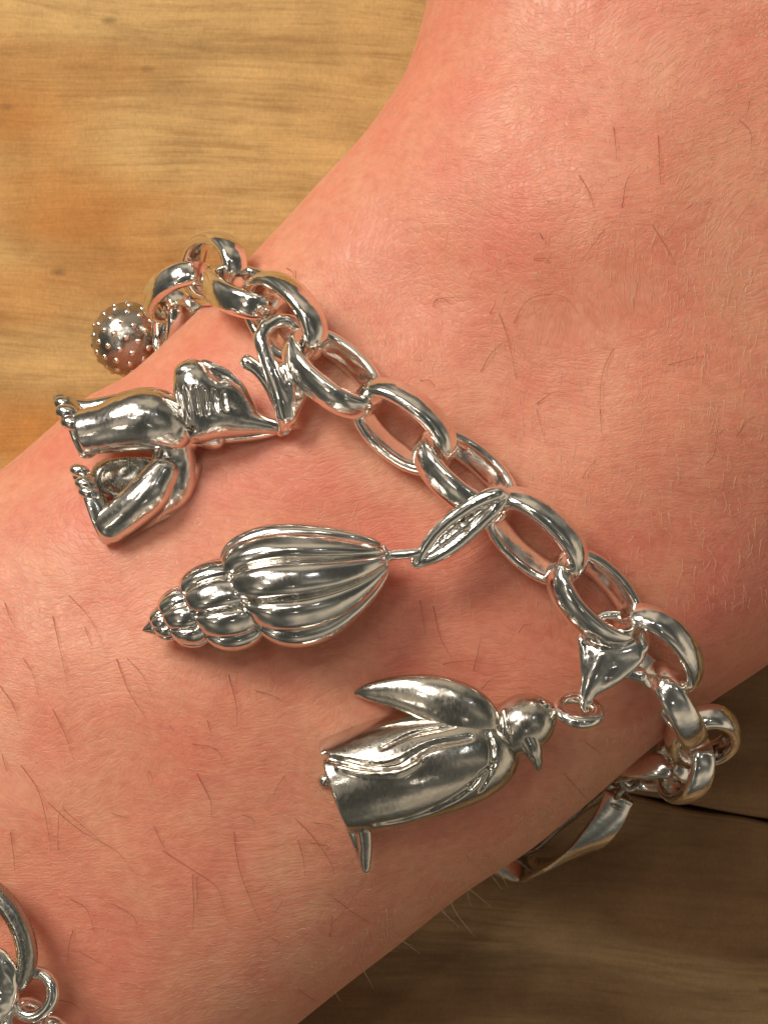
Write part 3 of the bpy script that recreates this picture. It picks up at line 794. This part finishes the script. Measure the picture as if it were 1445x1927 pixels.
ring_obj('jump_ring', P(1100, 1326, ZC + .0), (.9, .1, .3), .085, .028, M_link, peng)

# ================================================================== ball charm
ZB = -3.25
ballc = place_empty('ball_charm', 245, 645, ZB - .45, 'round silver ball charm studded with tiny beads, half hidden behind the upper arm edge', 'charm', 'charms clipped to the bracelet')
kb = (H - ZB) / H / PXC; RB = 70 * kb
cb = P(243, 638, ZB)
bm = bmesh.new(); bmesh.ops.create_uvsphere(bm, u_segments=48, v_segments=28, radius=RB)
bm.verts.index_update()
mesh_obj('ball', [v_.co + cb for v_ in bm.verts], [[q.index for q in f.verts] for f in bm.faces], M_old, ballc); bm.free()
bm = bmesh.new(); bmesh.ops.create_icosphere(bm, subdivisions=2, radius=.044)
bme = bpy.data.meshes.new('bead'); bm.to_mesh(bme); bm.free(); bme.materials.append(M_link)
bme.polygons.foreach_set('use_smooth', [True] * len(bme.polygons))
nb = 98
for i in range(nb):
    zz = 1 - 2 * (i + .5) / nb; rr = math.sqrt(1 - zz * zz); an = i * 2.39996
    d = Vector((rr * math.cos(an), zz, rr * math.sin(an)))
    d.rotate(Matrix.Rotation(.6, 3, 'Z'))
    o = bpy.data.objects.new('bead', bme); C.objects.link(o); o.parent = ballc; o.location = cb + d * (RB - .022) - ballc.location
v = Vox((270, 560, -40), (370, 700, 60), 2.0)
v.chain([(302, 640, 0, 12), (316, 622, 8, 17), (330, 606, 12, 16), (344, 588, 10, 12)], 4)
v.chain([(318, 622, 26, 5), (332, 604, 30, 6)], 2, 'cut')
v.build('clasp', ZB + .35, M_old, ballc)
ring_obj('jump_ring', P(306, 648, ZB + .2), (.6, .3, .7), .10, .03, M_old, ballc)

# ------------------------------------------------------------------ second bracelet, lower corner
l2, _ = skin_at(60, 1800)
brac2 = empty('chunky_bracelet', l2, 'second, chunkier silver bracelet cut off at the lower edge beside the forearm hairs', 'bracelet')
zc2 = l2.z + .22
def flat_oval(name, c, a, b, band, thick, rot, tilt, mat, matin, parent):
    """broad flat oval link: bevelled outer band with an inner gilt face."""
    nn = 96; V, F, = [], []
    prof = [(0, -thick), (band * .12, -thick * 1.1), (band * .9, -thick), (band, -thick * .3), (band * .92, thick * .45), (band * .55, thick), (band * .18, thick * .7), (0, thick * .1)]
    K = len(prof); mt = Matrix.Rotation(math.radians(rot), 3, 'Z') @ Matrix.Rotation(math.radians(tilt), 3, 'X')
    for i in range(nn):
        th = 2 * math.pi * i / nn; cx, sy = math.cos(th), math.sin(th)
        for (r, z) in prof: V.append(c + mt @ Vector(((a - band + r) * cx, (b - band + r) * sy, z)))
    for i in range(nn):
        for k in range(K):
            A = i * K + k; B = i * K + (k + 1) % K; j = (i + 1) % nn
            F.append((A, B, j * K + (k + 1) % K, j * K + k))
    o = mesh_obj(name, V, F, mat, parent); bm = bmesh.new(); bm.from_mesh(o.data); bmesh.ops.recalc_face_normals(bm, faces=bm.faces); bm.to_mesh(o.data); bm.free()
    V, F = [], []
    for i in range(nn):
        th = 2 * math.pi * i / nn; cx, sy = math.cos(th), math.sin(th)
        for (r, z) in [(.004, -thick * .9), (-.03, -thick * .9), (-.02, thick * .1), (.004, thick * .2)]:
            V.append(c + mt @ Vector(((a - band + r) * cx, (b - band + r) * sy, z)))
    for i in range(nn):
        for k in range(4):
            A = i * 4 + k; B = i * 4 + (k + 1) % 4; j = (i + 1) % nn
            F.append((A, B, j * 4 + (k + 1) % 4, j * 4 + k))
    q = mesh_obj('inner_rim', V, F, matin, o)
    return o
flat_oval('link', P(-28, 1762, zc2 + .05), .62, .46, .17, .09, -62, 18, M_old, M_gilt, brac2)
v = Vox((-60, 1755, -60), (60, 1940, 80), 2.2)
v.ball((-22, 1858, 14), (60, 82, 26), 4, rot=12); v.ball((-40, 1870, 44), (26, 40, 20), 6, 'cut', 12); v.rough(.5, 20)
v.build('disc', zc2 + .08, M_link, brac2)
ring_obj('jump_ring', P(62, 1872, zc2 + .02), (-.25, .15, 1), .205, .062, M_link, brac2, .92)
ring_obj('jump_ring', P(50, 1925, zc2 + .0), (.6, .5, .7), .20, .05, M_link, brac2, .9)
ring_obj('jump_ring', P(92, 1948, zc2 + .0), (-.3, .7, .6), .16, .05, M_link, brac2, .9)

S.cycles.use_denoising = True
S.cycles.max_bounces = 10; S.cycles.glossy_bounces = 6
